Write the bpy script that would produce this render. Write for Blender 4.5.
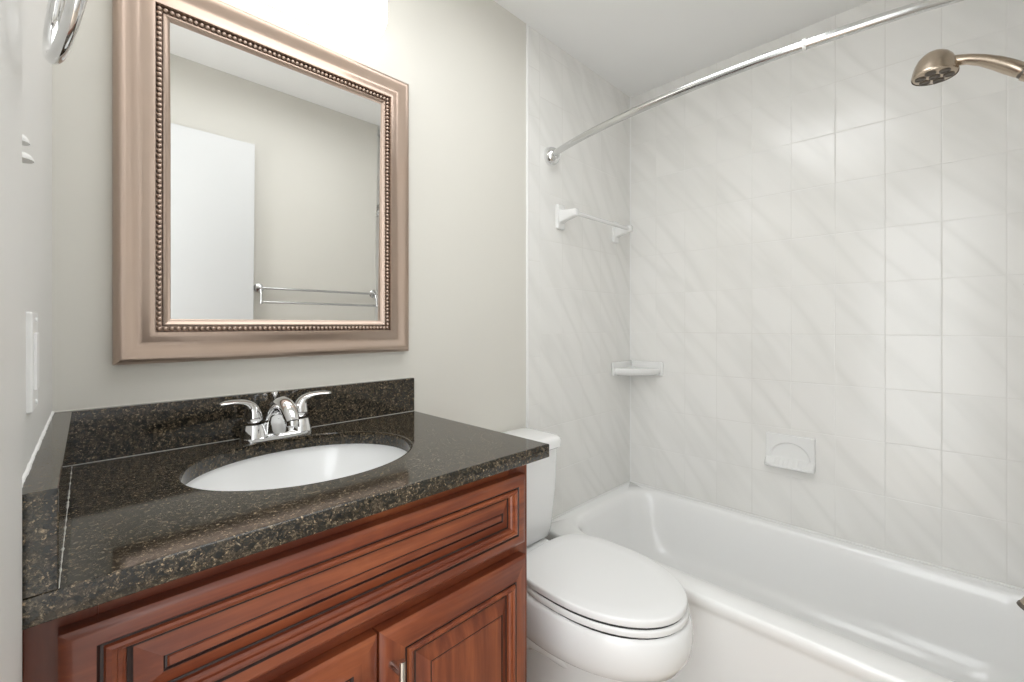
import bpy, bmesh, math, random
from mathutils import Vector, Matrix
random.seed(4)
PI = math.pi
for o in list(bpy.data.objects): bpy.data.objects.remove(o, do_unlink=True)
scn = bpy.context.scene
COL = scn.collection

# ------------------------------------------------------------------ camera, world, light, exposure
H = 1.19; XT = 2.10; YM = 1.20; CEIL = 2.39; YB = -0.17; YE = -0.32
cd = bpy.data.cameras.new('camera'); cam = bpy.data.objects.new('camera', cd); COL.objects.link(cam)
cam.location = (0, 0, H)
yaw = math.atan(447 / 442.5)
cam.rotation_euler = (PI / 2, 0, -yaw)
cd.sensor_width = 36; cd.lens = 442.5 / 1024 * 36; cd.shift_y = -16 / 1024; cd.clip_start = 0.01
scn.camera = cam
w = bpy.data.worlds.new('world'); scn.world = w; w.use_nodes = True
w.node_tree.nodes['Background'].inputs[0].default_value = (0.96, 0.985, 1, 1)
w.node_tree.nodes['Background'].inputs[1].default_value = 3.5
scn.view_settings.view_transform = 'Standard'; scn.view_settings.look = 'None'
scn.view_settings.gamma = 1; scn.view_settings.exposure = 0.32; scn.view_settings.use_curve_mapping = False
def area(name, loc, rot, sx, sy, power, col):
    l = bpy.data.lights.new(name, 'AREA'); l.shape = 'RECTANGLE'; l.size = sx; l.size_y = sy
    l.energy = power; l.color = col
    o = bpy.data.objects.new(name, l); COL.objects.link(o); o.location = loc; o.rotation_euler = rot
    return o
area('added_fill_light', (0.72, 0.51, CEIL - 0.056), (0, 0, 0), 1.06, 0.54, 7.2, (0.97, 0.985, 1.0))  # added fill lamp under the ceiling, out of view
LAMP_E = 2.2

# ------------------------------------------------------------------ helpers
def tag(o, label=None, cat=None, group=None, kind=None):
    if label: o['label'] = label
    if cat: o['category'] = cat
    if group: o['group'] = group
    if kind: o['kind'] = kind
    return o
def wloc(o):
    v = Vector((0, 0, 0))
    while o is not None: v += o.location; o = o.parent
    return v
def thing(name, label, cat, loc, group=None):
    o = bpy.data.objects.new(name, None); COL.objects.link(o); o.location = loc
    o.empty_display_size = 0.05
    return tag(o, label, cat, group)
def obj(name, bm, m, parent=None, smooth=True, angle=35, origin=None, bevel=0, seg=2, sub=0):
    bmesh.ops.recalc_face_normals(bm, faces=bm.faces[:])
    off = Vector(origin) if origin is not None else (wloc(parent) if parent else Vector((0, 0, 0)))
    bmesh.ops.translate(bm, vec=-off, verts=bm.verts[:])
    me = bpy.data.meshes.new(name); bm.to_mesh(me); bm.free()
    o = bpy.data.objects.new(name, me); COL.objects.link(o)
    if parent: o.parent = parent; o.location = off - wloc(parent)
    else: o.location = off
    me.materials.append(m)
    if smooth:
        for p in me.polygons: p.use_smooth = True
        if hasattr(me, 'set_sharp_from_angle'): me.set_sharp_from_angle(angle=math.radians(angle))
    if bevel:
        b = o.modifiers.new('bevel', 'BEVEL'); b.width = bevel; b.segments = seg; b.limit_method = 'ANGLE'
        b.angle_limit = math.radians(40)
    if sub:
        s = o.modifiers.new('sub', 'SUBSURF'); s.levels = sub; s.render_levels = sub
    return o
def B(): return bmesh.new()
def box(bm, x0, x1, y0, y1, z0, z1):
    v = [bm.verts.new((x, y, z)) for z in (z0, z1) for x, y in ((x0, y0), (x1, y0), (x1, y1), (x0, y1))]
    for f in ((0, 1, 2, 3), (4, 5, 6, 7), (0, 1, 5, 4), (1, 2, 6, 5), (2, 3, 7, 6), (3, 0, 4, 7)):
        bm.faces.new([v[i] for i in f])
    return bm
def prism(bm, pts, z0, z1):
    a = [bm.verts.new((x, y, z0)) for x, y in pts]; b = [bm.verts.new((x, y, z1)) for x, y in pts]
    bm.faces.new(a); bm.faces.new(b); n = len(pts)
    for i in range(n): bm.faces.new((a[i], a[(i + 1) % n], b[(i + 1) % n], b[i]))
    return bm
def loft(bm, rings, cap0=True, cap1=True, closed=False):
    R = [[bm.verts.new(p) for p in r] for r in rings]; n = len(R[0])
    prs = list(zip(R, R[1:])) + ([(R[-1], R[0])] if closed else [])
    for a, b in prs:
        for i in range(n):
            bm.faces.new((a[i], a[(i + 1) % n], b[(i + 1) % n], b[i]))
    if not closed:
        if cap0: bm.faces.new(R[0])
        if cap1: bm.faces.new(R[-1])
    return bm
def tube(bm, pts, rad, n=16, cap=True, sq=1.0, up=None):
    """sweep an ellipse (rad, rad*sq) along pts; rad number or list"""
    P = [Vector(p) for p in pts]; m = len(P)
    rr = rad if isinstance(rad, (list, tuple)) else [rad] * m
    ss = sq if isinstance(sq, (list, tuple)) else [sq] * m
    T = [(P[min(i + 1, m - 1)] - P[max(i - 1, 0)]).normalized() for i in range(m)]
    u = Vector(up) if up else (Vector((0, 0, 1)) if abs(T[0].z) < 0.9 else Vector((1, 0, 0)))
    rings = []
    for i in range(m):
        u = (u - T[i] * u.dot(T[i])).normalized(); v = T[i].cross(u)
        rings.append([P[i] + v * (rr[i] * math.cos(2 * PI * k / n)) + u * (rr[i] * ss[i] * math.sin(2 * PI * k / n)) for k in range(n)])
    return loft(bm, rings, cap, cap)
def ring_tube(bm, c, e1, e2, R1, R2, r, n=64, k=16):
    c, e1, e2 = Vector(c), Vector(e1).normalized(), Vector(e2).normalized(); nn = e1.cross(e2).normalized()
    rings = []
    for i in range(n):
        a = 2 * PI * i / n; p = c + e1 * R1 * math.cos(a) + e2 * R2 * math.sin(a)
        out = (e1 * math.cos(a) + e2 * math.sin(a)).normalized()
        rings.append([p + out * r * math.cos(2 * PI * j / k) + nn * r * math.sin(2 * PI * j / k) for j in range(k)])
    return loft(bm, rings, closed=True)
def lathe(bm, prof, c, axis=(0, 0, 1), n=40, cap0=True, cap1=True):
    """prof: (radius, height along axis)"""
    ax = Vector(axis).normalized(); u = ax.orthogonal().normalized(); v = ax.cross(u); c = Vector(c)
    rings = [[c + ax * h + (u * math.cos(2 * PI * k / n) + v * math.sin(2 * PI * k / n)) * max(r, 1e-5) for k in range(n)] for r, h in prof]
    return loft(bm, rings, cap0, cap1)
def rrect(x0, x1, y0, y1, r, z, n=10):
    pts = []
    for cx, cy, a0 in ((x1 - r, y1 - r, 0), (x0 + r, y1 - r, 90), (x0 + r, y0 + r, 180), (x1 - r, y0 + r, 270)):
        for i in range(n + 1):
            a = math.radians(a0 + 90 * i / n); pts.append((cx + r * math.cos(a), cy + r * math.sin(a), z))
    return pts
def egg(cx, yb, yf, hw, z, n=64, ym=None, pb=2.8, pf=2.05):
    """toilet outline: blunt superellipse at the back (yb > yf), long ellipse to the front"""
    ym = ym if ym is not None else yb - (yb - yf) * 0.42
    pts = []
    for i in range(n):
        a = 2 * PI * i / n; c, s = math.cos(a), math.sin(a)
        p = pb if s > 0 else pf; L = (yb - ym) if s > 0 else (ym - yf)
        pts.append((cx + hw * math.copysign(abs(c) ** (2 / p), c), ym + L * math.copysign(abs(s) ** (2 / p), s), z))
    return pts
def panel_rings(bm, x0, x1, z0, z1, Y, prof, mul=(1, 1, 1, 1), back=None):
    """mitred moulding: prof = (inset, height toward -Y); left, right, bottom, top multipliers of the inset"""
    l, r, b, t = mul; rings = []
    if back is not None: rings.append([(x0, Y + back, z0), (x1, Y + back, z0), (x1, Y + back, z1), (x0, Y + back, z1)])
    for i, h in prof:
        rings.append([(x0 + i * l, Y - h, z0 + i * b), (x1 - i * r, Y - h, z0 + i * b), (x1 - i * r, Y - h, z1 - i * t), (x0 + i * l, Y - h, z1 - i * t)])
    return rings

# ------------------------------------------------------------------ materials
def mat(name, col=(0.8, 0.8, 0.8), rough=0.5, metal=0.0, spec=0.5, coat=0.0, emit=None, es=0):
    m = bpy.data.materials.new(name); m.use_nodes = True; b = m.node_tree.nodes['Principled BSDF']
    b.inputs['Base Color'].default_value = (*col, 1); b.inputs['Roughness'].default_value = rough
    b.inputs['Metallic'].default_value = metal; b.inputs['Specular IOR Level'].default_value = spec
    b.inputs['Coat Weight'].default_value = coat; b.inputs['Coat Roughness'].default_value = 0.08
    if emit: b.inputs['Emission Color'].default_value = (*emit, 1); b.inputs['Emission Strength'].default_value = es
    return m
class NT:
    def __init__(s, m): s.m = m; s.t = m.node_tree; s.b = s.t.nodes['Principled BSDF']
    def n(s, typ, **k):
        nd = s.t.nodes.new(typ)
        for a, v in k.items(): setattr(nd, a, v)
        return nd
    def set(s, nd, inp, v):
        if hasattr(v, 'is_output') or isinstance(v, bpy.types.NodeSocket): s.t.links.new(v, nd.inputs[inp])
        else: nd.inputs[inp].default_value = v
    def math(s, op, a, b=0.0, c=None, clamp=False):
        nd = s.n('ShaderNodeMath', operation=op); nd.use_clamp = clamp; s.set(nd, 0, a); s.set(nd, 1, b)
        if c is not None: s.set(nd, 2, c)
        return nd.outputs[0]
    def coord(s): return s.n('ShaderNodeTexCoord').outputs['Object']
    def mapping(s, v, scale=(1, 1, 1), rot=(0, 0, 0), loc=(0, 0, 0)):
        nd = s.n('ShaderNodeMapping'); s.set(nd, 0, v); nd.inputs['Scale'].default_value = scale
        nd.inputs['Rotation'].default_value = rot; nd.inputs['Location'].default_value = loc; return nd.outputs[0]
    def noise(s, v, scale, detail=3, rough=0.5, dist=0.0):
        nd = s.n('ShaderNodeTexNoise'); s.set(nd, 'Vector', v); nd.inputs['Scale'].default_value = scale
        nd.inputs['Detail'].default_value = detail; nd.inputs['Roughness'].default_value = rough; nd.inputs['Distortion'].default_value = dist
        return nd.outputs[0]
    def voro(s, v, scale, out='Distance'):
        nd = s.n('ShaderNodeTexVoronoi'); s.set(nd, 'Vector', v); nd.inputs['Scale'].default_value = scale; return nd.outputs[out]
    def ramp(s, f, stops):
        nd = s.n('ShaderNodeValToRGB'); s.set(nd, 0, f); e = nd.color_ramp.elements
        e[0].position = stops[0][0]; e[0].color = (*stops[0][1], 1); e[1].position = stops[-1][0]; e[1].color = (*stops[-1][1], 1)
        for p, c in stops[1:-1]: x = e.new(p); x.color = (*c, 1)
        return nd.outputs[0]
    def mix(s, f, a, b, mode='MIX'):
        nd = s.n('ShaderNodeMix', data_type='RGBA', blend_type=mode); s.set(nd, 0, f)
        for i, v in ((6, a), (7, b)):
            if isinstance(v, tuple): nd.inputs[i].default_value = (*v, 1)
            else: s.t.links.new(v, nd.inputs[i])
        return nd.outputs[2]
    def bump(s, h, strength=0.3, dist=0.002):
        nd = s.n('ShaderNodeBump'); s.set(nd, 'Height', h); nd.inputs['Strength'].default_value = strength
        nd.inputs['Distance'].default_value = dist; s.t.links.new(nd.outputs[0], s.b.inputs['Normal'])
def g3(v): return (v, v, v)

def paint(name, col, rough=0.55, bstr=0.12):
    m = mat(name, col, rough); t = NT(m); c = t.coord()
    f = t.noise(c, 3.0, 3); t.t.links.new(t.mix(f, tuple(x * 0.975 for x in col), tuple(min(1, x * 1.02) for x in col)), t.b.inputs['Base Color'])
    t.bump(t.noise(c, 260, 2), bstr, 0.0006); return m
M_WALL = paint('warm white wall paint', (0.71, 0.69, 0.633), 0.5)
M_LEFT = paint('white wall paint', (0.76, 0.755, 0.73), 0.45)
M_CEIL = paint('ceiling paint', (0.90, 0.90, 0.89), 0.7)
M_DOOR = paint('door paint', (0.66, 0.665, 0.66), 0.35, 0.05)
M_FLOOR = None

def tile_mat(name, axis, lines_u0, pitch_u, z0, pitch_z, strip=None):
    """ceramic wall tile: axis 'y' or 'x' is the horizontal one"""
    m = mat(name, (0.8, 0.8, 0.78), 0.16); t = NT(m); c = t.coord()
    sp = t.n('ShaderNodeSeparateXYZ'); t.set(sp, 0, c)
    u = sp.outputs[1] if axis == 'y' else sp.outputs[0]; z = sp.outputs[2]
    if axis == 'y': u = t.math('MULTIPLY', u, -1.0); lines_u0 = -lines_u0
    fu = t.math('DIVIDE', t.math('SUBTRACT', u, lines_u0), pitch_u)
    zz = z
    if strip is not None:                                     # the bullnose column has its own joints
        isx = t.math('LESS_THAN', u, strip)
        zz = t.math('ADD', z, t.math('MULTIPLY', isx, 0.093))
        fu = t.math('MULTIPLY', t.math('SUBTRACT', 1.0, isx), fu)
        fu = t.math('ADD', fu, t.math('MULTIPLY', isx, 0.5))
    fz = t.math('DIVIDE', t.math('SUBTRACT', zz, z0), pitch_z)
    def edge(f, p):
        fr = t.math('FRACT', t.math('ADD', f, 100.0)); return t.math('MULTIPLY', t.math('MINIMUM', fr, t.math('SUBTRACT', 1.0, fr)), p)
    e = t.math('MINIMUM', edge(fu, pitch_u), edge(fz, pitch_z))
    if strip is not None: e = t.math('MINIMUM', e, t.math('ABSOLUTE', t.math('SUBTRACT', u, strip)))
    grout = t.math('LESS_THAN', e, 0.0011)
    # vein coordinates, shifted from tile to tile
    iu = t.math('FLOOR', fu); iz = t.math('FLOOR', fz)
    cb = t.n('ShaderNodeCombineXYZ'); t.set(cb, 0, iu); t.set(cb, 1, iz); t.set(cb, 2, 0.0)
    wn = t.n('ShaderNodeTexWhiteNoise', noise_dimensions='3D'); t.set(wn, 0, cb.outputs[0]); rnd = wn.outputs[0]
    v2 = t.n('ShaderNodeCombineXYZ'); t.set(v2, 0, u); t.set(v2, 1, z); t.set(v2, 2, t.math('MULTIPLY', rnd, 0.35))
    r1 = t.mapping(v2.outputs[0], rot=(0, 0, math.radians(52)))
    st = t.mapping(r1, scale=(1.3, 10, 1.0))
    n1 = t.noise(st, 1.0, 1.5, 0.4, 0.15)
    st2 = t.mapping(r1, scale=(2.5, 16, 2.0)); n2 = t.noise(st2, 1.0, 3, 0.55, 0.3)
    v = t.math('ABSOLUTE', t.math('SUBTRACT', n1, 0.5)); vein = t.math('SUBTRACT', 1.0, t.math('MULTIPLY', v, 9.0), clamp=True)
    vein = t.math('MULTIPLY', vein, t.math('MULTIPLY', n2, 1.1), clamp=True)
    base = t.mix(t.noise(v2.outputs[0], 3.0, 2), (0.84, 0.83, 0.795), (0.865, 0.857, 0.835))
    base = t.mix(t.math('MULTIPLY', vein, 0.4), base, (0.64, 0.635, 0.60))
    base = t.mix(t.math('MULTIPLY', t.math('SUBTRACT', rnd, 0.5), 0.05), base, (1, 1, 1))
    gcol = t.mix(t.noise(c, 2.3, 1), (0.62, 0.60, 0.56), (0.9, 0.9, 0.88))
    t.t.links.new(t.mix(grout, base, gcol), t.b.inputs['Base Color'])
    t.t.links.new(t.math('ADD', t.math('MULTIPLY', grout, 0.4), 0.19), t.b.inputs['Roughness'])
    h = t.math('MULTIPLY', t.math('MINIMUM', e, 0.003), 333.0)
    tl = t.math('MULTIPLY', t.math('SUBTRACT', rnd, 0.5), 2.0)
    h = t.math('ADD', h, t.math('MULTIPLY', t.noise(c, 7, 2), 1.3))
    t.bump(h, 0.35, 0.0014); return m
M_TILE_R = tile_mat('tub wall tile', 'y', 0.760, 0.148, 0.371, 0.1955)
M_TILE_M = tile_mat('mirror side tile', 'x', 1.376, 0.148, 0.371, 0.1955, strip=1.376)

def wood(name, axis):
    m = mat(name, (0.3, 0.08, 0.04), 0.36, coat=0.12); t = NT(m); c = t.coord()
    sc = (3, 30, 42) if axis == 'x' else (42, 30, 3)
    n1 = t.noise(t.mapping(c, scale=sc), 1.0, 5, 0.6, 0.4)
    n2 = t.noise(c, 5.5, 3, 0.6, 0.6)
    sc2 = (1.2, 5, 9) if axis == 'x' else (9, 5, 1.2)
    n3 = t.noise(t.mapping(c, scale=sc2), 1.0, 2)
    f = t.math('ADD', t.math('MULTIPLY', n1, 0.5), t.math('ADD', t.math('MULTIPLY', n2, 0.28), t.math('MULTIPLY', n3, 0.22)))
    col = t.ramp(f, [(0.32, (0.085, 0.018, 0.009)), (0.46, (0.155, 0.034, 0.013)), (0.57, (0.25, 0.066, 0.023)), (0.72, (0.39, 0.125, 0.044))])
    t.t.links.new(col, t.b.inputs['Base Color']); t.bump(n1, 0.08, 0.0008)
    return m
M_WX = wood('cherry stained wood, grain along rails', 'x'); M_WZ = wood('cherry stained wood, upright grain', 'z')
M_GLAZE = mat('dark glaze in the mouldings', (0.022, 0.008, 0.006), 0.45)

def granite():
    m = mat('brown black granite', (0.05, 0.045, 0.035), 0.07, spec=0.55); t = NT(m); c = t.coord()
    cw = t.n('ShaderNodeVectorMath', operation='ADD'); t.set(cw, 0, c)
    nn = t.n('ShaderNodeTexNoise'); t.set(nn, 'Vector', c); nn.inputs['Scale'].default_value = 60
    sc = t.n('ShaderNodeVectorMath', operation='SCALE'); t.t.links.new(nn.outputs['Color'], sc.inputs[0]); sc.inputs['Scale'].default_value = 0.012
    t.t.links.new(sc.outputs[0], cw.inputs[1]); cc = cw.outputs[0]
    a = t.noise(c, 165, 6, 0.85, 0.6); b = t.noise(c, 50, 5, 0.7, 0.4); e = t.noise(c, 95, 5, 0.75, 0.5)
    base = t.ramp(a, [(0.38, (0.004, 0.005, 0.004)), (0.48, (0.016, 0.015, 0.011)), (0.55, (0.075, 0.058, 0.038)), (0.61, (0.20, 0.155, 0.10)), (0.70, (0.46, 0.39, 0.29))])
    base = t.mix(t.ramp(b, [(0.48, g3(0)), (0.62, g3(0.5))]), base, (0.095, 0.070, 0.046))
    base = t.mix(t.ramp(e, [(0.49, g3(0)), (0.57, g3(0.9))]), base, (0.006, 0.007, 0.006))
    fl = t.noise(c, 260, 3, 0.6)
    base = t.mix(t.ramp(fl, [(0.62, g3(0)), (0.69, g3(0.8))]), base, (0.42, 0.31, 0.19))
    t.t.links.new(base, t.b.inputs['Base Color']); return m
M_GRAN = granite()
M_CAULK = mat('pale caulk', (0.55, 0.54, 0.50), 0.5)
M_WCAULK = mat('white caulk', (0.86, 0.86, 0.84), 0.4)
M_PORC = mat('white porcelain', (0.90, 0.905, 0.90), 0.10, coat=0.3)
M_TUB = mat('white tub enamel', (0.93, 0.93, 0.92), 0.2, coat=0.3)
M_SEAT = mat('white toilet seat plastic', (0.90, 0.902, 0.895), 0.25)
M_CER = mat('white glazed ceramic', (0.84, 0.84, 0.825), 0.14)
M_PLAS = mat('white plastic', (0.87, 0.87, 0.86), 0.3)
M_CHROME = mat('polished chrome', (0.80, 0.80, 0.80), 0.06, 1.0)
M_ROD = mat('bright steel rod', (0.62, 0.62, 0.615), 0.17, 1.0)
M_NICKEL = mat('brushed nickel', (0.53, 0.44, 0.35), 0.27, 1.0)
M_DNICK = mat('dark nozzle metal', (0.16, 0.14, 0.12), 0.4, 0.7)
M_BARN = mat('satin nickel pull', (0.60, 0.58, 0.55), 0.22, 1.0)
M_FRAME = mat('champagne bronze frame', (0.58, 0.455, 0.37), 0.38, 1.0)
t = NT(M_FRAME); c_ = t.coord()
t.t.links.new(t.mix(t.noise(c_, 6, 3), (0.50, 0.375, 0.30), (0.47, 0.385, 0.33)), t.b.inputs['Base Color'])
t.bump(t.noise(c_, 300, 2), 0.04, 0.0004)
M_FDARK = mat('dark channel bronze', (0.42, 0.32, 0.26), 0.4, 1.0)  # bead channel metal, darker than the rest of the frame
M_MIRROR = mat('mirror glass', (0.90, 0.905, 0.90), 0.0, 1.0)
M_GAPSHADE = mat('painted gap shade', (0.02, 0.02, 0.02), 0.6)  # near-black colour that paints the shade between toilet parts
M_OPAL = mat('lit opal glass', (0.95, 0.95, 0.93), 0.3, emit=(1.0, 0.985, 0.955), es=LAMP_E)
M_DOME = mat('added fill lamp diffuser', (0.95, 0.95, 0.93), 0.3, emit=(1.0, 0.98, 0.95), es=1.0)  # glow meant for the added ceiling fill lamp, unused

mf = mat('floor tile', (0.5, 0.4, 0.3), 0.3); t = NT(mf); c_ = t.coord()
bk = t.n('ShaderNodeTexBrick'); t.set(bk, 'Vector', c_); bk.offset = 0
for k, v in (('Scale', 1.0), ('Mortar Size', 0.003), ('Brick Width', 0.3), ('Row Height', 0.3)): bk.inputs[k].default_value = v
bk.inputs['Color1'].default_value = (0.50, 0.42, 0.34, 1); bk.inputs['Color2'].default_value = (0.54, 0.46, 0.38, 1); bk.inputs['Mortar'].default_value = (0.62, 0.60, 0.56, 1)
t.t.links.new(t.mix(0.3, bk.outputs[0], t.ramp(t.noise(c_, 14, 4), [(0.3, (0.50, 0.38, 0.27)), (0.7, (0.72, 0.64, 0.54))])), t.b.inputs['Base Color'])
M_FLOOR = mf

# ------------------------------------------------------------------ the room
def struct(name, bm, m, **k): o = obj(name, bm, m, **k); o['kind'] = 'structure'; return o
XL0 = -0.017
def xl(y): return XL0 - 0.03 * (YM - y)          # the left wall runs slightly askew
struct('floor', box(B(), -1.2, XT + 0.1, YE - 0.1, YM + 0.1, -0.06, 0), M_FLOOR, smooth=False)
struct('ceiling', box(B(), -0.13, XT + 0.1, YE - 0.1, YM + 0.1, CEIL, CEIL + 0.06), M_CEIL, smooth=False)
struct('wall_mirror_side', box(B(), -0.13, 1.297, YM, YM + 0.1, 0, CEIL), M_WALL, smooth=False)
struct('wall_tub_head', box(B(), 1.297, XT + 0.1, YM - 0.0, YM + 0.1, 0, CEIL), M_TILE_M, smooth=False)
struct('wall_tub_side', box(B(), XT, XT + 0.1, YE - 0.1, YM, 0, CEIL), M_TILE_R, smooth=False)
DY0, DY1 = -0.115, 0.42                      # unseen doorway, opened so that added world fill light comes through it
bm = B(); prism(bm, [(xl(YM), YM), (xl(DY1), DY1), (-0.13, DY1), (-0.13, YM)], 0, CEIL)
prism(bm, [(xl(DY1), DY1), (xl(DY0), DY0), (-0.13, DY0), (-0.13, DY1)], 2.05, CEIL)
struct('wall_left', bm, M_LEFT, smooth=False)
struct('wall_door_side', box(B(), -0.13, 1.365, YE, YB, 0, CEIL), M_WALL, smooth=False)
struct('wall_tub_foot', box(B(), -0.13, XT + 0.1, YE - 0.1, YE, 0, CEIL), M_TILE_M, smooth=False)
# white bead closing the tile edge, and the caulked corner of the tub alcove
bm = B(); tube(bm, [(1.297, YM - 0.001, 0.36), (1.297, YM - 0.001, CEIL)], 0.0055, 10, up=(1, 0, 0)); struct('trim_1', bm, M_WCAULK)
bm = B(); tube(bm, [(XT, YM, 0.36), (XT, YM, CEIL)], 0.005, 10, up=(1, 0, 0)); struct('trim_2', bm, M_WCAULK)
# narrow board on the left wall, its far edge just in front of the vanity
def lwall_box(bm, y0, y1, z0, z1, th):
    prism(bm, [(xl(y0) - 0.002, y0), (xl(y0) + th, y0), (xl(y1) + th, y1), (xl(y1) - 0.002, y1)], z0, z1); return bm
struct('trim_3', lwall_box(B(), 0.42, 0.625, 0, CEIL - 0.001, 0.0058), M_LEFT, bevel=0.002)
# wavy caulk where the side splash meets the left wall
bm = B(); pts = []
for i in range(40):
    y = 0.64 + (1.195 - 0.64) * i / 39; pts.append((xl(y) + 0.0005, y, 1.026 + 0.0012 * math.sin(i * 1.7)))
tube(bm, pts, [0.0022 + 0.001 * random.random() for _ in pts], 8); struct('trim_4', bm, M_WCAULK)
bm = B(); tube(bm, [(xl(1.19), YM - 0.001, 1.026), (0.765, YM - 0.001, 1.026)], 0.0012, 8); struct('trim_5', bm, M_WALL)
# caulk along the tub rim
bm = B(); tube(bm, [(1.37, YM - 0.001, 0.366), (XT - 0.002, YM - 0.001, 0.366), (XT - 0.002, YM - 0.003, 0.366), (XT - 0.002, YE, 0.366)], 0.004, 8); struct('trim_6', bm, M_WCAULK)
# the open door leaf standing along the wall behind the photographer
d = struct('door_1', box(B(), -0.03, 0.671, -0.152, -0.117, 0.01, 2.06), M_DOOR, bevel=0.002, smooth=False)
bm = B(); lathe(bm, [(0.028, 0), (0.028, 0.006), (0.012, 0.01), (0.012, 0.03), (0.026, 0.042), (0.028, 0.055), (0.018, 0.066), (0, 0.068)], (0.60, -0.117, 0.92), (0, 1, 0), cap1=False)
obj('door_knob', bm, M_CHROME, d)
struct('baseboard_mirror_side', box(B(), 0.724, 1.296, YM - 0.012, YM - 0.0005, 0, 0.09), M_DOOR, bevel=0.003, smooth=False)

# ------------------------------------------------------------------ vanity cabinet
CF = 0.668; DF = 0.648; ZC = 0.894
van = thing('vanity_cabinet', 'cherry red wooden bathroom vanity cabinet with dark glazed mouldings under the granite countertop', 'cabinet', (0.345, 0.93, 0))
bm = B()
box(bm, -0.012, 0.0035, CF + 0.018, 1.19, 0.0, 0.70); box(bm, 0.7065, 0.722, CF + 0.018, 1.19, 0.0, ZC)
box(bm, 0.0035, 0.7065, CF + 0.02, 1.19, 0.10, 0.118); box(bm, 0.0035, 0.7065, 1.184, 1.19, 0.118, ZC)
box(bm, 0.0035, 0.7065, CF + 0.05, CF + 0.062, 0, 0.10)
obj('cabinet_body', bm, M_WZ, van, smooth=False)
for a in ((-0.0305, 0.026), (0.665, 0.722)):
    obj('stile', box(B(), *a, CF, CF + 0.019, 0.10, ZC), M_WZ, van, smooth=False, bevel=0.0015)
for a in ((0.852, ZC), (0.685, 0.742), (0.10, 0.15)):
    obj('rail', box(B(), 0.026, 0.665, CF + 0.0003, CF + 0.019, *a), M_WX, van, smooth=False)

def door_front(name, x0, x1, z0, z1, st, mul, wood_f, wood_p):
    """mitred moulded front: frame with eased edge, bead, recess and raised centre panel"""
    s = st
    fr = [(0.0, -0.001), (0.0015, 0.0), (0.007, 0.0035), (0.010, 0.0045), (s - 0.0045, 0.0045)]
    gl1 = [(s - 0.0045, 0.0045), (s - 0.002, 0.002), (s + 0.0005, 0.002)]
    bead = [(s + 0.0005, 0.002), (s + 0.002, 0.006), (s + 0.006, 0.0075), (s + 0.010, 0.005), (s + 0.011, 0.001)]
    bead2 = [(s + 0.011, 0.001), (s + 0.014, 0.000), (s + 0.017, -0.003), (s + 0.018, -0.008)]
    gl2 = [(s + 0.018, -0.008), (s + 0.021, -0.009), (s + 0.023, -0.008)]
    slope = [(s + 0.023, -0.008), (s + 0.026, -0.007), (s + 0.046, 0.0015)]
    gl3 = [(s + 0.046, 0.0015), (s + 0.0475, -0.001), (s + 0.0495, -0.0005)]
    cen = [(s + 0.0495, -0.0005), (s + 0.051, 0.0015)]
    root = None
    parts = [('frame', fr, wood_f, True), ('bead', bead, wood_f, False), ('cove', bead2, wood_p, False), ('raised_panel', slope, wood_p, False), ('centre', cen, wood_p, False)]
    r = B(); loft(r, panel_rings(r, x0, x1, z0, z1, DF, fr, mul, back=CF - DF - 0.0005), cap1=False)
    loft(r, panel_rings(r, x0, x1, z0, z1, DF, bead, mul), False, False)
    root = obj(name, r, wood_f, van, angle=30)
    if wood_f is M_WZ:                                     # rails of a door run crosswise
        root.data.materials.append(M_WX); L = wloc(root)
        for f in root.data.polygons:
            cx, cz = f.center.x + L.x, f.center.z + L.z
            if min(cz - z0, z1 - cz) < st and x0 + st < cx < x1 - st * mul[1]: f.material_index = 1
    g = B()
    for q in (gl1, gl2, gl3): loft(g, panel_rings(g, x0, x1, z0, z1, DF, q, mul), False, False)
    obj('glazed_groove', g, M_GLAZE, root, angle=20)
    p = B(); loft(p, panel_rings(p, x0, x1, z0, z1, DF, bead2, mul), False, False)
    loft(p, panel_rings(p, x0, x1, z0, z1, DF, slope, mul), False, False)
    loft(p, panel_rings(p, x0, x1, z0, z1, DF, cen, mul), False, True)
    obj('raised_panel', p, wood_p, root, angle=20)
    return root
door_front('drawer', -0.005, 0.694, 0.725, 0.871, 0.030, (1.12, 0.88, 0.84, 0.84), M_WX, M_WX)
d1 = door_front('door', -0.005, 0.350, 0.125, 0.698, 0.046, (1, 1, 1, 1), M_WZ, M_WZ)
d2 = door_front('door', 0.354, 0.695, 0.125, 0.698, 0.046, (1.05, 0.75, 1, 1.05), M_WZ, M_WZ)
for dd, hx in ((d1, 0.305), (d2, 0.373)):
    bm = B(); tube(bm, [(hx, 0.612, 0.662), (hx, 0.612, 0.52)], 0.0052, 16, up=(1, 0, 0))
    for hz in (0.64, 0.542): tube(bm, [(hx, DF - 0.003, hz), (hx, 0.612, hz)], [0.006, 0.0042], 14)
    obj('handle', bm, M_BARN, dd)

# ------------------------------------------------------------------ countertop
ZT = 0.924
ct = thing('countertop', 'polished brown-black speckled granite countertop with an oval sink cutout and splash slabs', 'countertop', (0.36, 0.92, ZC))
EX, EY, EA, EB = 0.352, 0.934, 0.213, 0.179
poly = [(xl(0.638) + 0.0008, 0.638), (0.763, 0.638), (0.763, 1.198), (xl(1.198) + 0.0008, 1.198)]
def ray_poly(a):
    dx, dy = math.cos(a), math.sin(a); best = None
    for i in range(4):
        (x1, y1), (x2, y2) = poly[i], poly[(i + 1) % 4]; ex, ey = x2 - x1, y2 - y1; den = dx * ey - dy * ex
        if abs(den) < 1e-9: continue
        tt = ((x1 - EX) * ey - (y1 - EY) * ex) / den; s_ = ((x1 - EX) * dy - (y1 - EY) * dx) / den
        if tt > 0 and -1e-6 <= s_ <= 1 + 1e-6 and (best is None or tt < best): best = tt
    return (EX + best * dx, EY + best * dy)
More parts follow.
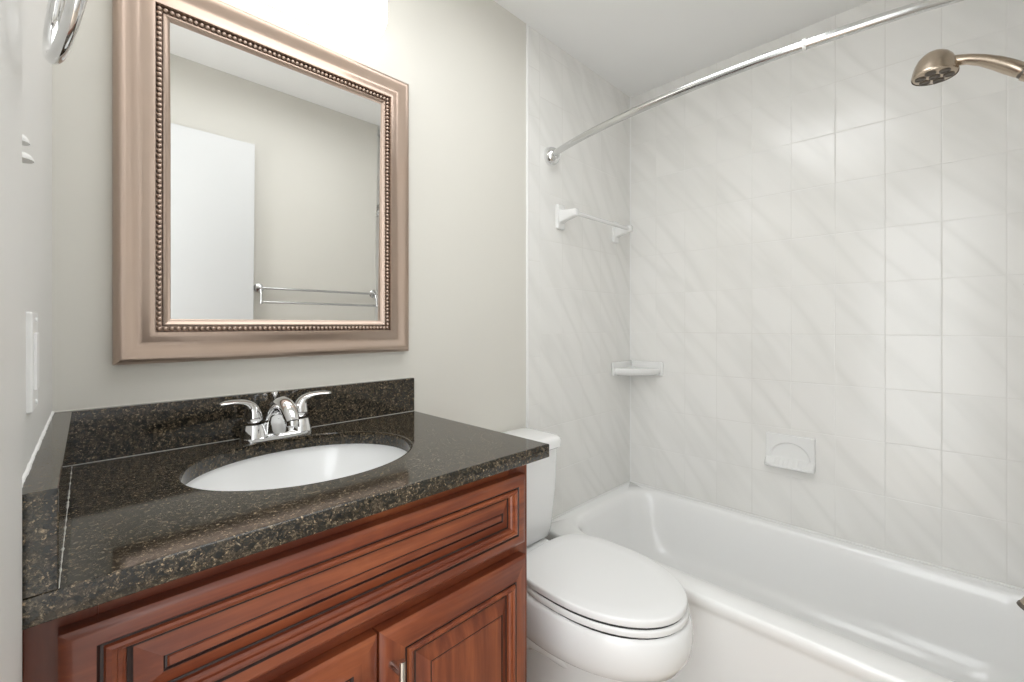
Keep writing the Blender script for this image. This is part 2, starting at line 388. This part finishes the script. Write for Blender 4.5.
angs = [2 * PI * i / 120 for i in range(120)] + [math.atan2(y - EY, x - EX) % (2 * PI) for x, y in poly]
angs = sorted(set(round(a, 6) for a in angs)); cx_, cy_ = 0.365, 0.918
outer = [ray_poly(a) for a in angs]
def oring(ins, z): return [(x + (cx_ - x) * ins / 0.35, y + (cy_ - y) * ins / 0.3, z) for x, y in outer]
def hring(ins, z): return [(EX + (EA + ins) * math.cos(a), EY + (EB + ins) * math.sin(a), z) for a in angs]
bm = B(); loft(bm, [oring(0.0015, ZC), oring(0, ZC + 0.0015), oring(0, ZT - 0.002), oring(0.0006, ZT - 0.0006), oring(0.0022, ZT), oring(0.005, ZT), hring(0.005, ZT), hring(0.002, ZT), hring(0.0004, ZT - 0.0008), hring(0, ZT - 0.0025), hring(0, ZC)], closed=True)
obj('slab', bm, M_GRAN, ct, angle=50)
obj('backsplash', box(B(), -0.016, 0.762, 1.180, 1.199, ZT + 0.0004, 1.026), M_GRAN, ct, smooth=False, bevel=0.0012)
bm = B(); prism(bm, [(xl(0.637) + 0.0012, 0.637), (-0.0045, 0.637), (0.0095, 1.1795), (xl(1.1795) + 0.0012, 1.1795)], ZT + 0.0004, 1.026)
obj('side_splash', bm, M_GRAN, ct, smooth=False, bevel=0.0012)
bm = B(); tube(bm, [(0.010, 1.1795, ZT + 0.0006), (0.7615, 1.1795, ZT + 0.0006)], 0.0006, 8)
n_ = 70; pp = [(-0.0043 + 0.0138 * i / n_, 0.639 + (1.179 - 0.639) * i / n_, ZT + 0.0006) for i in range(n_ + 1)]
tube(bm, pp, [0.0002 + 0.0011 * random.random() ** 2 for _ in pp], 8)
o = obj('caulk_line', bm, M_CAULK, ct); o['label'] = 'pale caulk line along the foot of the splashes'

# undermount basin
sk = thing('sink_basin', 'white oval undermount porcelain sink basin set in the granite countertop', 'sink', (EX, EY, 0.76))
bm = B(); rings = []
def er(s, z, f=0): return [(EX + (EA * s + f) * math.cos(2 * PI * i / 72), EY + (EB * s + f) * math.sin(2 * PI * i / 72) , z) for i in range(72)]
rings = [er(0.10, 0.762), er(0.45, 0.764), er(0.72, 0.785), er(0.88, 0.815), er(0.97, 0.85), er(1.02, 0.878), er(1.03, ZC - 0.001), er(1.0, ZC - 0.001, 0.022), er(1.0, ZC - 0.010, 0.022), er(1.03, 0.872, 0.01), er(0.97, 0.83, 0.01), er(0.86, 0.79, 0.01), er(0.7, 0.765, 0.01), er(0.45, 0.752, 0.01), er(0.10, 0.750)]
loft(bm, rings); obj('bowl', bm, M_PORC, sk, angle=50)
bm = B(); lathe(bm, [(0.022, 0), (0.024, 0.003), (0.016, 0.004), (0.014, 0.001), (0.0, 0.003)], (EX, EY, 0.7625), cap1=False); obj('drain', bm, M_CHROME, sk)

# ------------------------------------------------------------------ faucet
FX, FY = 0.357, 1.142
fa = thing('faucet', 'polished chrome centerset faucet with two curved lever handles behind the oval sink', 'faucet', (FX, FY, ZT))
bm = B(); rings = []
for ins, z in ((0.0, ZT + 0.0002), (0.0, ZT + 0.007), (0.003, ZT + 0.011), (0.008, ZT + 0.013)):
    rings.append(rrect(FX - 0.078 + ins, FX + 0.078 - ins, FY - 0.0265 + ins, FY + 0.0265 - ins, 0.022 - ins * 0.5, z))
loft(bm, rings); obj('base_plate', bm, M_CHROME, fa)
for s in (-1, 1):
    hx = FX + s * 0.051
    bm = B(); lathe(bm, [(0.0275, 0.008), (0.0262, 0.016), (0.0215, 0.036), (0.0205, 0.0375)], (hx, FY, ZT), n=36)
    obj('handle_hub', bm, M_CHROME, fa)
    # lever: upright rounded cap that bends over and sweeps outward as a thin blade
    P = [(hx, FY, ZT + 0.039), (hx, FY, ZT + 0.054), (hx + s * 0.001, FY, ZT + 0.068), (hx + s * 0.006, FY - 0.001, ZT + 0.081), (hx + s * 0.018, FY - 0.004, ZT + 0.0905),
         (hx + s * 0.034, FY - 0.009, ZT + 0.0945), (hx + s * 0.052, FY - 0.014, ZT + 0.0955), (hx + s * 0.064, FY - 0.018, ZT + 0.0945), (hx + s * 0.071, FY - 0.020, ZT + 0.0935)]
    bm = B(); tube(bm, P, [0.0200, 0.0195, 0.0175, 0.0145, 0.0115, 0.009, 0.0085, 0.0075, 0.003], 20, sq=[1, 1, 1, 0.85, 0.55, 0.4, 0.36, 0.36, 0.4], up=(s, 0, 0))
    obj('lever_handle', bm, M_CHROME, fa, sub=1)
SP = [(0, 0.004, 0.012), (0, 0.003, 0.035), (0, -0.004, 0.058), (0, -0.018, 0.074), (0, -0.038, 0.081), (0, -0.060, 0.080), (0, -0.080, 0.071), (0, -0.093, 0.058), (0, -0.097, 0.050)]
bm = B(); tube(bm, [(FX + x, FY + y, ZT + z) for x, y, z in SP], [0.0375, 0.0315, 0.0265, 0.0235, 0.021, 0.0188, 0.0175, 0.0158, 0.015], 28, sq=[0.72, 0.82, 0.92, 0.92, 0.88, 0.85, 0.85, 0.9, 1], up=(0, 1, 0))
obj('spout', bm, M_CHROME, fa)
bm = B(); lathe(bm, [(0.0125, 0.0), (0.0125, -0.010), (0.011, -0.011)], (FX, FY - 0.0975, ZT + 0.0515), (0, 0.22, 1)); obj('aerator', bm, M_CHROME, fa)
bm = B(); lathe(bm, [(0.0028, 0.01), (0.0028, 0.088), (0.0055, 0.092), (0.0072, 0.101), (0.006, 0.104), (0, 0.1045)], (FX, FY + 0.020, ZT), cap1=False); obj('lift_rod', bm, M_CHROME, fa)

# ------------------------------------------------------------------ mirror
mx0, mx1, mz0, mz1 = 0.067, 0.741, 1.110, 1.927
mi = thing('wall_mirror', 'rectangular wall mirror in a wide champagne bronze frame with a beaded inner edge', 'mirror', ((mx0 + mx1) / 2, YM, mz0))
prof = [(0, 0.018), (0.002, 0.024), (0.006, 0.029), (0.010, 0.0315), (0.014, 0.0315), (0.020, 0.0290), (0.028, 0.0240), (0.034, 0.0210), (0.0375, 0.0200), (0.041, 0.0205), (0.046, 0.0230), (0.054, 0.0270), (0.061, 0.0290), (0.065, 0.0280), (0.0665, 0.0220)]
YW = YM - 0.0005
bm = B(); loft(bm, panel_rings(bm, mx0, mx1, mz0, mz1, YW, prof, back=0), cap0=False, cap1=False)
lip = [(0.0775, 0.0165), (0.079, 0.020), (0.082, 0.0215), (0.085, 0.0195), (0.088, 0.016), (0.0905, 0.0150), (0.0925, 0.0115), (0.0935, 0.004)]
loft(bm, panel_rings(bm, mx0, mx1, mz0, mz1, YW, lip), False, False)
obj('frame', bm, M_FRAME, mi, angle=40)
bm = B(); loft(bm, panel_rings(bm, mx0, mx1, mz0, mz1, YW, [(0.0665, 0.0222), (0.0670, 0.0160), (0.0775, 0.0160)]), False, False)
obj('bead_channel', bm, M_FDARK, mi, smooth=False)
bm = B()
def bead(x, z):
    g = bmesh.ops.create_icosphere(bm, subdivisions=2, radius=0.0052, matrix=Matrix.Translation((x, YW - 0.0198, z)))
q = 0.0722; X0, X1, Z0, Z1 = mx0 + q, mx1 - q, mz0 + q, mz1 - q
for (a0, a1, f) in ((X0, X1, lambda v: ((v, Z0), (v, Z1))), (Z0, Z1, lambda v: ((X0, v), (X1, v)))):
    n_ = int(round((a1 - a0) / 0.0106))
    for i in range(n_ + (1 if a0 == X0 else 0)):
        if a0 == Z0 and i == 0: continue
        for x, z in f(a0 + (a1 - a0) * i / n_): bead(x, z)
obj('bead_moulding', bm, M_FRAME, mi, angle=180)
bm = B(); gx0, gx1, gz0, gz1 = mx0 + 0.090, mx1 - 0.090, mz0 + 0.090, mz1 - 0.090
th = math.radians(0.8); hh = gz1 - gz0
v = [bm.verts.new(p) for p in ((gx0, YW - 0.006, gz0), (gx1, YW - 0.006, gz0), (gx1, YW - 0.006 - hh * math.tan(th), gz1), (gx0, YW - 0.006 - hh * math.tan(th), gz1))]
bm.faces.new(v); r_ = bmesh.ops.extrude_face_region(bm, geom=bm.faces[:]); 
bmesh.ops.translate(bm, vec=(0, 0.004, 0), verts=[e for e in r_['geom'] if isinstance(e, bmesh.types.BMVert)])
obj('glass', bm, M_MIRROR, mi, smooth=False)

# ------------------------------------------------------------------ vanity light
vl = thing('vanity_light', 'glowing white opal glass vanity light on the wall above the mirror', 'light fixture', (0.36, YM, 2.03))
obj('back_plate', box(B(), 0.22, 0.50, 1.165, YM - 0.0005, 1.985, 2.085), M_CHROME, vl, bevel=0.006)
bm = B(); rings = []
for yy, ins in ((1.163, 0.012), (1.158, 0.004), (1.14, 0.0), (1.10, 0.0), (1.075, 0.006), (1.062, 0.018), (1.056, 0.034)):
    rings.append([(x, yy, z) for x, z, _ in rrect(0.10 + ins, 0.615 - ins, 1.952 + ins, 2.112 - ins, 0.055 - ins * 0.7, 0)])
loft(bm, rings); obj('opal_shade', bm, M_OPAL, vl)

# added housing for the fill lamp on the ceiling, out of view
cl = thing('added_fill_panel', 'shallow white panel added on the unseen ceiling for fill light', 'light fixture', (0.72, 0.51, CEIL))
obj('housing', box(B(), 0.17, 1.27, 0.22, 0.80, CEIL - 0.05, CEIL - 0.0005), M_DOOR, cl, bevel=0.01, smooth=False)

# ------------------------------------------------------------------ switch and small hook on the left wall
sw = thing('light_switch', 'white rocker light switch plate on the left wall above the side splash', 'light switch', (xl(0.78), 0.78, 1.148))
bm = B(); lwall_box(bm, 0.738, 0.808, 1.090, 1.205, 0.0052); obj('plate', bm, M_PLAS, sw, bevel=0.002, smooth=False)
bm = B(); lwall_box(bm, 0.757, 0.789, 1.114, 1.181, 0.0075); obj('rocker', bm, M_PLAS, sw, bevel=0.0012, smooth=False)
for z in (1.099, 1.196):
    bm = B(); lathe(bm, [(0.003, 0), (0.003, 0.0012), (0.0015, 0.002)], (xl(0.773) + 0.0052, 0.773, z), (1, 0, 0), n=14); obj('screw', bm, M_PLAS, sw)
wh = thing('wall_hook', 'small white painted two-knob hook high on the left wall', 'hook', (xl(0.69), 0.69, 1.37))
for z, pr, wd in ((1.3805, 0.0075, 0.010), (1.3625, 0.0105, 0.012)):
    bm = B(); rings = []
    for k in range(9):
        a = PI / 2 * k / 8; s_ = math.cos(a)
        rings.append([(xl(0.69) - 0.001 + max(pr * s_, 1e-4) * max(math.cos(b_), 0), 0.69 + wd * max(s_, .02) * math.sin(b_), z + 0.009 * math.sin(a)) for b_ in [-PI / 2 + PI * j / 12 for j in range(13)]])
    loft(bm, rings); obj('knob', bm, M_LEFT, wh)

# ------------------------------------------------------------------ towel ring
RY = 0.5676; RX = xl(RY) + 0.0055
tr = thing('towel_ring', 'chrome towel ring mounted on the left wall at the top left', 'towel ring', (RX, RY, 1.58))
e1 = Vector((-0.1575, 1, 0)).normalized(); e2 = Vector((0.115, 0, 1)).normalized()
cc = Vector((0.0036, 0.5676, 1.5034))
bm = B(); ring_tube(bm, cc, e1, e2, 0.0703, 0.0703, 0.0056); obj('ring', bm, M_CHROME, tr)
top = cc + e2 * 0.0703
bm = B(); tube(bm, [(RX, RY, top.z), (top.x + 0.008, RY, top.z)], [0.009, 0.009], 16); lathe(bm, [(0.026, 0), (0.026, 0.004), (0.018, 0.010), (0.010, 0.012)], (RX, RY, top.z), (1, 0, 0)); obj('post', bm, M_CHROME, tr)

# ------------------------------------------------------------------ double towel bar seen in the mirror
tb = thing('double_towel_bar', 'chrome double towel bar on the opposite wall, seen in the mirror beside the door', 'towel bar', (1.01, YB, 1.36))
for x in (0.707, 1.348):
    bm = B(); lathe(bm, [(0.024, 0), (0.024, 0.005), (0.018, 0.010), (0.011, 0.012), (0.010, 0.026), (0.013, 0.032), (0.0, 0.038)], (x, YB, 1.344), (0, 1, 0), cap1=False)
    tube(bm, [(x, YB + 0.028, 1.341), (x, YB + 0.046, 1.306), (x, YB + 0.055, 1.273)], [0.006, 0.0055, 0.0075], 12)
    lathe(bm, [(0.0, -0.010), (0.008, -0.008), (0.0105, 0), (0.008, 0.008), (0, 0.010)], (x, YB + 0.055, 1.271), (0, 0, 1), cap0=False, cap1=False)
    obj('bracket', bm, M_ROD, tb)
for yy, z in ((0.028, 1.344), (0.055, 1.271)):
    bm = B(); tube(bm, [(0.707, YB + yy, z), (1.348, YB + yy, z)], 0.0066, 14); obj('bar', bm, M_ROD, tb)

# ------------------------------------------------------------------ toilet
TX = 1.128; TK = 1.105
to = thing('toilet', 'white two-piece toilet with closed lid between the vanity and the bathtub', 'toilet', (TX, 0.8, 0))
bm = B(); rings = []
for z, hw, yb, yf, pb in ((0.0, 0.105, 1.10, 0.66, 3), (0.02, 0.105, 1.10, 0.66, 3), (0.035, 0.098, 1.095, 0.67, 3), (0.12, 0.092, 1.08, 0.675, 3), (0.18, 0.098, 1.08, 0.655, 3), (0.250, 0.115, 1.08, 0.625, 3), (0.256, 0.150, 1.05, 0.578, 2.6), (0.264, 0.168, 1.045, 0.540, 2.5), (0.285, 0.186, 1.035, 0.502, 2.5), (0.320, 0.196, 1.025, 0.482, 2.5), (0.355, 0.199, 1.02, 0.476, 2.6), (0.390, 0.196, 1.01, 0.480, 2.8), (0.401, 0.192, 1.008, 0.486, 2.8), (0.405, 0.185, 1.0, 0.494, 2.8)):
    rings.append(egg(TX, yb, yf, hw, z, pb=pb))
loft(bm, rings); obj('bowl', bm, M_PORC, to, angle=60)
bm = B(); box(bm, TX - 0.12, TX + 0.11, 0.93, 1.17, 0.31, 0.417); obj('tank_shelf', bm, M_PORC, to, bevel=0.02, seg=4)
# trapway bulges on the sides of the foot
bm = B()
for s in (-1, 1):
    P = [(TX + s * 0.045, 0.76, 0.16), (TX + s * 0.080, 0.84, 0.21), (TX + s * 0.092, 0.92, 0.24), (TX + s * 0.090, 1.02, 0.17), (TX + s * 0.088, 1.06, 0.06), (TX + s * 0.085, 1.06, 0.0)]
    tube(bm, P, [0.02, 0.036, 0.046, 0.046, 0.044, 0.044], 20)
obj('trapway', bm, M_PORC, to, sub=1)
def slab(name, z0, z1, hw, yb, yf, m, e=0.006, dome=0.0, pb=3.2):
    bm = B(); rings = []
    for ins, z in ((e, z0), (e * 0.3, z0 + e * 0.3), (0, z0 + e), (0, z1 - e), (e * 0.3, z1 - e * 0.3), (e, z1)):
        rings.append(egg(TX, yb - ins, yf + ins, hw - ins, z, pb=pb))
    for f in (0.8, 0.5, 0.2): 
        ym = yb - (yb - yf) * 0.42
        rings.append([(TX + (x - TX) * f, ym + (y - ym) * f, z1 + dome * (1 - f * f)) for x, y, _ in egg(TX, yb - e, yf + e, hw - e, 0, pb=pb)])
    loft(bm, rings); return obj(name, bm, m, to, angle=50)
slab('seat', 0.4080, 0.4255, 0.189, 0.965, 0.488, M_SEAT, e=0.004)
slab('seat_gap_shade', 0.4005, 0.4095, 0.184, 0.95, 0.4935, M_GAPSHADE, e=0.001)  # dark slab standing in for the shade under the seat
slab('lid_gap_shade', 0.4245, 0.4315, 0.1830, 0.95, 0.497, M_GAPSHADE, e=0.001)  # painted shade between seat and lid
slab('lid', 0.4295, 0.451, 0.187, 0.98, 0.492, M_SEAT, dome=0.003, e=0.005)
for s in (-1, 1):
    bm = B(); tube(bm, [(TX + s * 0.075 - 0.025, 0.978, 0.429), (TX + s * 0.075 + 0.025, 0.978, 0.429)], 0.013, 16, up=(0, 0, 1)); obj('hinge', bm, M_SEAT, to, bevel=0.003)
bm = B(); rings = []
for z, hx, y0, r in ((0.418, 0.140, 1.045, 0.03), (0.428, 0.152, 1.035, 0.035), (0.455, 0.159, 1.026, 0.04), (0.60, 0.168, 1.014, 0.04), (0.752, 0.172, 1.010, 0.04)):
    rings.append(rrect(TK - hx, TK + hx, y0, 1.188, r, z))
loft(bm, rings); obj('tank', bm, M_PORC, to, angle=50)
bm = B(); rings = []
for z, e in ((0.750, 0.004), (0.753, 0.0), (0.775, -0.001), (0.783, 0.003), (0.788, 0.010), (0.790, 0.025)):
    rings.append(rrect(TK - 0.181 + e, TK + 0.181 - e, 0.996 + e, 1.193 - e * 0.3, 0.045, z))
loft(bm, rings); obj('tank_lid', bm, M_PORC, to, angle=50)
bm = B(); lathe(bm, [(0.012, 0), (0.012, 0.010), (0.006, 0.012)], (TK - 0.13, 1.008, 0.70), (0, -1, 0)); tube(bm, [(TK - 0.13, 0.992, 0.70), (TK - 0.06, 0.985, 0.69)], [0.006, 0.008], 12); obj('flush_lever', bm, M_CHROME, to)

# ------------------------------------------------------------------ bathtub
tu = thing('bathtub', 'white enamelled alcove bathtub along the tiled wall', 'bathtub', (1.73, 0.44, 0))
TX0, TX1, TY0, TY1, ZR = 1.368, XT - 0.0015, YE + 0.0015, YM - 0.0015, 0.364
bm = B(); R = []
R.append(rrect(TX0 + 0.010, TX1, TY0, TY1, 0.004, 0.0)); R.append(rrect(TX0 + 0.009, TX1, TY0, TY1, 0.004, 0.31)); R.append(rrect(TX0 + 0.007, TX1, TY0, TY1, 0.004, 0.322))
R.append(rrect(TX0 + 0.001, TX1, TY0, TY1, 0.004, 0.330)); R.append(rrect(TX0, TX1, TY0, TY1, 0.004, 0.352)); R.append(rrect(TX0 + 0.002, TX1, TY0, TY1, 0.006, 0.3595)); R.append(rrect(TX0 + 0.008, TX1 - 0.001, TY0 + 0.001, TY1 - 0.001, 0.01, ZR))
R.append(rrect(TX0 + 0.085, TX1 - 0.035, TY0 + 0.06, TY1 - 0.045, 0.12, ZR - 0.001))
for ins, z in ((0.006, ZR - 0.005), (0.012, ZR - 0.014), (0.018, ZR - 0.035), (0.030, 0.24), (0.045, 0.15), (0.070, 0.10), (0.11, 0.075), (0.16, 0.068)):
    k = ins
    R.append(rrect(TX0 + 0.085 + k, TX1 - 0.035 - k, TY0 + 0.06 + k * 1.1, TY1 - 0.045 - k * 1.6, 0.13 + k * 0.2, z))
loft(bm, R, cap0=True, cap1=True); obj('tub_shell', bm, M_TUB, tu, angle=60)
bm = B(); lathe(bm, [(0.024, 0), (0.026, 0.003), (0.014, 0.002), (0, 0.002)], (1.72, -0.03, 0.068), cap1=False); obj('drain', bm, M_CHROME, tu)

# tub spout
ts = thing('tub_spout', 'brushed nickel tub spout at the right edge above the bathtub rim', 'spout', (1.735, YE, 0.49))
P = [(1.735, YE, 0.500), (1.735, YE + 0.08, 0.502), (1.735, YE + 0.13, 0.500), (1.735, YE + 0.160, 0.488), (1.735, YE + 0.172, 0.466)]
bm = B(); tube(bm, P, [0.029, 0.028, 0.0265, 0.025, 0.023], 24, up=(0, 0, 1)); lathe(bm, [(0.036, 0), (0.036, 0.004), (0.028, 0.01)], (1.735, YE, 0.50), (0, 1, 0)); obj('body', bm, M_NICKEL, ts)
bm = B(); lathe(bm, [(0.024, 0.006), (0.026, 0.002), (0.026, -0.004), (0.023, -0.006)], (1.735, YE + 0.172, 0.464), (0, -0.35, 0.94)); obj('outlet_ring', bm, M_DNICK, ts)

# ------------------------------------------------------------------ shower head
SX = 1.665
sh = thing('hand_shower', 'brushed nickel hand shower head with curved handle at the upper right', 'shower head', (SX, YE, 1.95))
nrm = Vector((-0.045, 0.02, -1.0)).normalized(); hc = Vector((SX, 0.030, 1.866))
bm = B(); lathe(bm, [(0.047, 0.0), (0.0485, 0.004), (0.0475, 0.008), (0.046, 0.018), (0.042, 0.034), (0.036, 0.048), (0.028, 0.058), (0.020, 0.064), (0.0, 0.065)], hc, -nrm, cap0=False, cap1=False)
bmesh.ops.remove_doubles(bm, verts=bm.verts[:], dist=1e-5); obj('head', bm, M_NICKEL, sh)
bm = B(); lathe(bm, [(0.0, -0.001), (0.012, -0.001), (0.042, -0.0005), (0.0465, 0.002), (0.047, 0.0045)], hc - nrm * 0.0, -nrm, cap0=False, cap1=False)
face = obj('spray_face', bm, M_NICKEL, sh)
ua = nrm.orthogonal().normalized(); va = nrm.cross(ua)
for k in range(7):
    a = 2 * PI * k / 6
    cpt = hc + nrm * 0.001 + ((ua * math.cos(a) + va * math.sin(a)) * 0.029 if k < 6 else Vector((0, 0, 0)))
    bm = B(); lathe(bm, [(0.0118, 0), (0.0118, 0.002), (0.0085, 0.003), (0.008, 0.001)], cpt, nrm, n=18); obj('nozzle_cluster', bm, M_DNICK, face)
P = [(SX, 0.020, 1.898), (SX, -0.010, 1.893), (SX, -0.035, 1.886), (SX, -0.060, 1.873), (SX, -0.085, 1.855), (SX, -0.105, 1.838), (SX, -0.124, 1.821), (SX, -0.1285, 1.817)]
bm = B(); tube(bm, P, [0.019, 0.0155, 0.0145, 0.0160, 0.0185, 0.0200, 0.0195, 0.0175], 24, sq=0.85); obj('handle', bm, M_NICKEL, sh)
bm = B(); tube(bm, [(SX, -0.1275, 1.818), (SX, -0.1335, 1.8125)], 0.0165, 20); obj('joint_ring', bm, M_DNICK, sh)
bm = B(); tube(bm, [(SX, -0.1325, 1.813), (SX, -0.165, 1.787)], [0.019, 0.018], 20); tube(bm, [(SX, -0.15, 1.80), (SX, -0.20, 1.86), (SX, -0.26, 1.90), (SX, YE, 1.92)], 0.011, 16); lathe(bm, [(0.03, 0), (0.028, 0.006), (0.012, 0.01)], (SX, YE, 1.92), (0, 1, 0)); obj('bracket_arm', bm, M_NICKEL, sh)

# ------------------------------------------------------------------ curved shower rod
ZS = 1.899; ye = YE; ym_ = (YM + ye) / 2; hl = (YM - ye) / 2
rod = thing('shower_curtain_rod', 'curved chrome shower curtain rod spanning the bathtub below the ceiling', 'curtain rod', (1.44, YM, ZS))
def rodx(y): return 1.440 - 0.130 * (1 - ((y - ym_) / hl) ** 2) ** 0.9 if abs(y - ym_) < hl else 1.44
ys = [YM - 0.030 - (2 * hl - 0.06) * i / 60 for i in range(61)]
bm = B(); tube(bm, [(rodx(y), y, ZS) for y in ys], 0.0125, 24, up=(0, 0, 1)); obj('rod', bm, M_ROD, rod)
yc = 0.262; bm = B(); tube(bm, [(rodx(yc + 0.004), yc + 0.004, ZS), (rodx(yc - 0.004), yc - 0.004, ZS)], 0.0140, 24, up=(0, 0, 1)); o = obj('collar', bm, M_PLAS, rod); o['label'] = 'white plastic collar'
for y, s in ((YM, -1), (ye, 1)):
    bm = B(); lathe(bm, [(0.039, 0), (0.040, 0.004), (0.0385, 0.014), (0.033, 0.026), (0.024, 0.035), (0.017, 0.038), (0.0165, 0.046), (0.0128, 0.047)], (1.440, y, ZS), (-0.10, s, 0)); obj('end_flange', bm, M_CHROME, rod)

# ------------------------------------------------------------------ ceramic towel bar in the alcove
cb_ = thing('ceramic_towel_bar', 'white ceramic towel bar on the tiled end wall of the tub alcove', 'towel bar', (1.72, YM, 1.655))
for x in (1.503, 1.945):
    bm = B(); rings = []
    for y, hx, hz, r in ((YM - 0.0005, 0.026, 0.052, 0.006), (YM - 0.010, 0.026, 0.052, 0.006), (YM - 0.013, 0.023, 0.049, 0.006), (YM - 0.0135, 0.018, 0.030, 0.006), (YM - 0.03, 0.016, 0.024, 0.006), (YM - 0.078, 0.0145, 0.0165, 0.006), (YM - 0.094, 0.014, 0.015, 0.006), (YM - 0.097, 0.011, 0.012, 0.005)):
        dz = 0.006 * min(1, (YM - y) / 0.07)
        rings.append([(a, y, b + dz) for a, b, _ in rrect(x - hx, x + hx, 1.655 - hz, 1.655 + hz, r, 0, n=4)])
    loft(bm, rings); obj('bracket', bm, M_CER, cb_, angle=50)
bm = B(); tube(bm, [(1.515, YM - 0.082, 1.661), (1.933, YM - 0.082, 1.661)], 0.0085, 18); obj('bar', bm, M_CER, cb_)

# ------------------------------------------------------------------ corner shelf
cs = thing('corner_shelf', 'white ceramic corner shelf in the far corner of the tub alcove', 'shelf', (XT, YM, 0.955))
bm = B(); e_ = 0.0008
def quarter(R, z, n=20, b=0.35):
    pts = [(XT - e_, YM - e_, z)]
    for i in range(n + 1):
        a = PI / 2 * i / n; rr = R / ((abs(math.cos(a)) ** (2 - b) + abs(math.sin(a)) ** (2 - b)) ** (1 / (2 - b)))
        pts.append((XT - e_ - rr * math.cos(a), YM - e_ - rr * math.sin(a), z))
    return pts
loft(bm, [quarter(0.145, 0.936), quarter(0.168, 0.944), quarter(0.176, 0.954), quarter(0.176, 0.968), quarter(0.172, 0.973), quarter(0.164, 0.974)]); obj('shelf_plate', bm, M_CER, cs, angle=50)
bm = B()
box(bm, XT - 0.185, XT - e_, YM - 0.013, YM - e_, 0.935, 1.005); box(bm, XT - 0.013, XT - e_, YM - 0.185, YM - 0.0131, 0.935, 1.005)
obj('wall_flange', bm, M_CER, cs, bevel=0.005, seg=3)

# ------------------------------------------------------------------ soap dish (height field standing off the tub wall)
sd = thing('soap_dish', 'white ceramic wall soap dish with an arched recess on the long tub wall', 'soap dish', (XT, 0.468, 0.605))
U0, U1, V0, V1 = 0.380, 0.556, 0.604, 0.738; NU, NV = 88, 68
def hf(u, v):          # u 0..1 along -Y, v 0..1 upward
    x = (u - 0.5) * 0.176; z = v * 0.134
    h = 0.010
    hs = math.exp(-((z - 0.0) / 0.024) ** 2); tray = 0.034 * max(0, min(1, 1 - (z - 0.012) / 0.022)) if z > 0.012 else 0.034
    tray *= max(0, min(1, (0.088 - abs(x)) / 0.016)) * 0.35 + 0.65
    h = max(h, 0.010 + tray)
    a = (x / 0.072) ** 2 + ((z - 0.034) / 0.068) ** 2
    if z > 0.034 and a < 1: h = h - 0.011 * min(1, (1 - a) / 0.10)
    if 0.010 < z < 0.034 and abs(x) < 0.066:
        h -= 0.006 * min(1, (z - 0.010) / 0.004)
        h += 0.004 * max(0, math.cos(x / 0.016 * 2 * PI)) * (1 if z < 0.03 else 0)
    ed = min(u * 0.176, (1 - u) * 0.176, (1 - v) * 0.134, z + 0.0001)
    return max(0.0015, h - max(0, 0.004 - ed) * 1.1)
bm = B(); G = [[bm.verts.new((XT - 0.0006 - hf(i / NU, j / NV), U1 - (U1 - U0) * i / NU, V0 + (V1 - V0) * j / NV)) for i in range(NU + 1)] for j in range(NV + 1)]
for j in range(NV):
    for i in range(NU): bm.faces.new((G[j][i], G[j][i + 1], G[j + 1][i + 1], G[j + 1][i]))
bd = [G[0][i] for i in range(NU + 1)] + [G[j][NU] for j in range(1, NV + 1)] + [G[NV][i] for i in range(NU - 1, -1, -1)] + [G[j][0] for j in range(NV - 1, 0, -1)]
bb = [bm.verts.new((XT - 0.0006, v.co.y, v.co.z)) for v in bd]; n_ = len(bd)
for i in range(n_): bm.faces.new((bd[i], bd[(i + 1) % n_], bb[(i + 1) % n_], bb[i]))
bm.faces.new(bb); obj('dish', bm, M_CER, sd, angle=60)
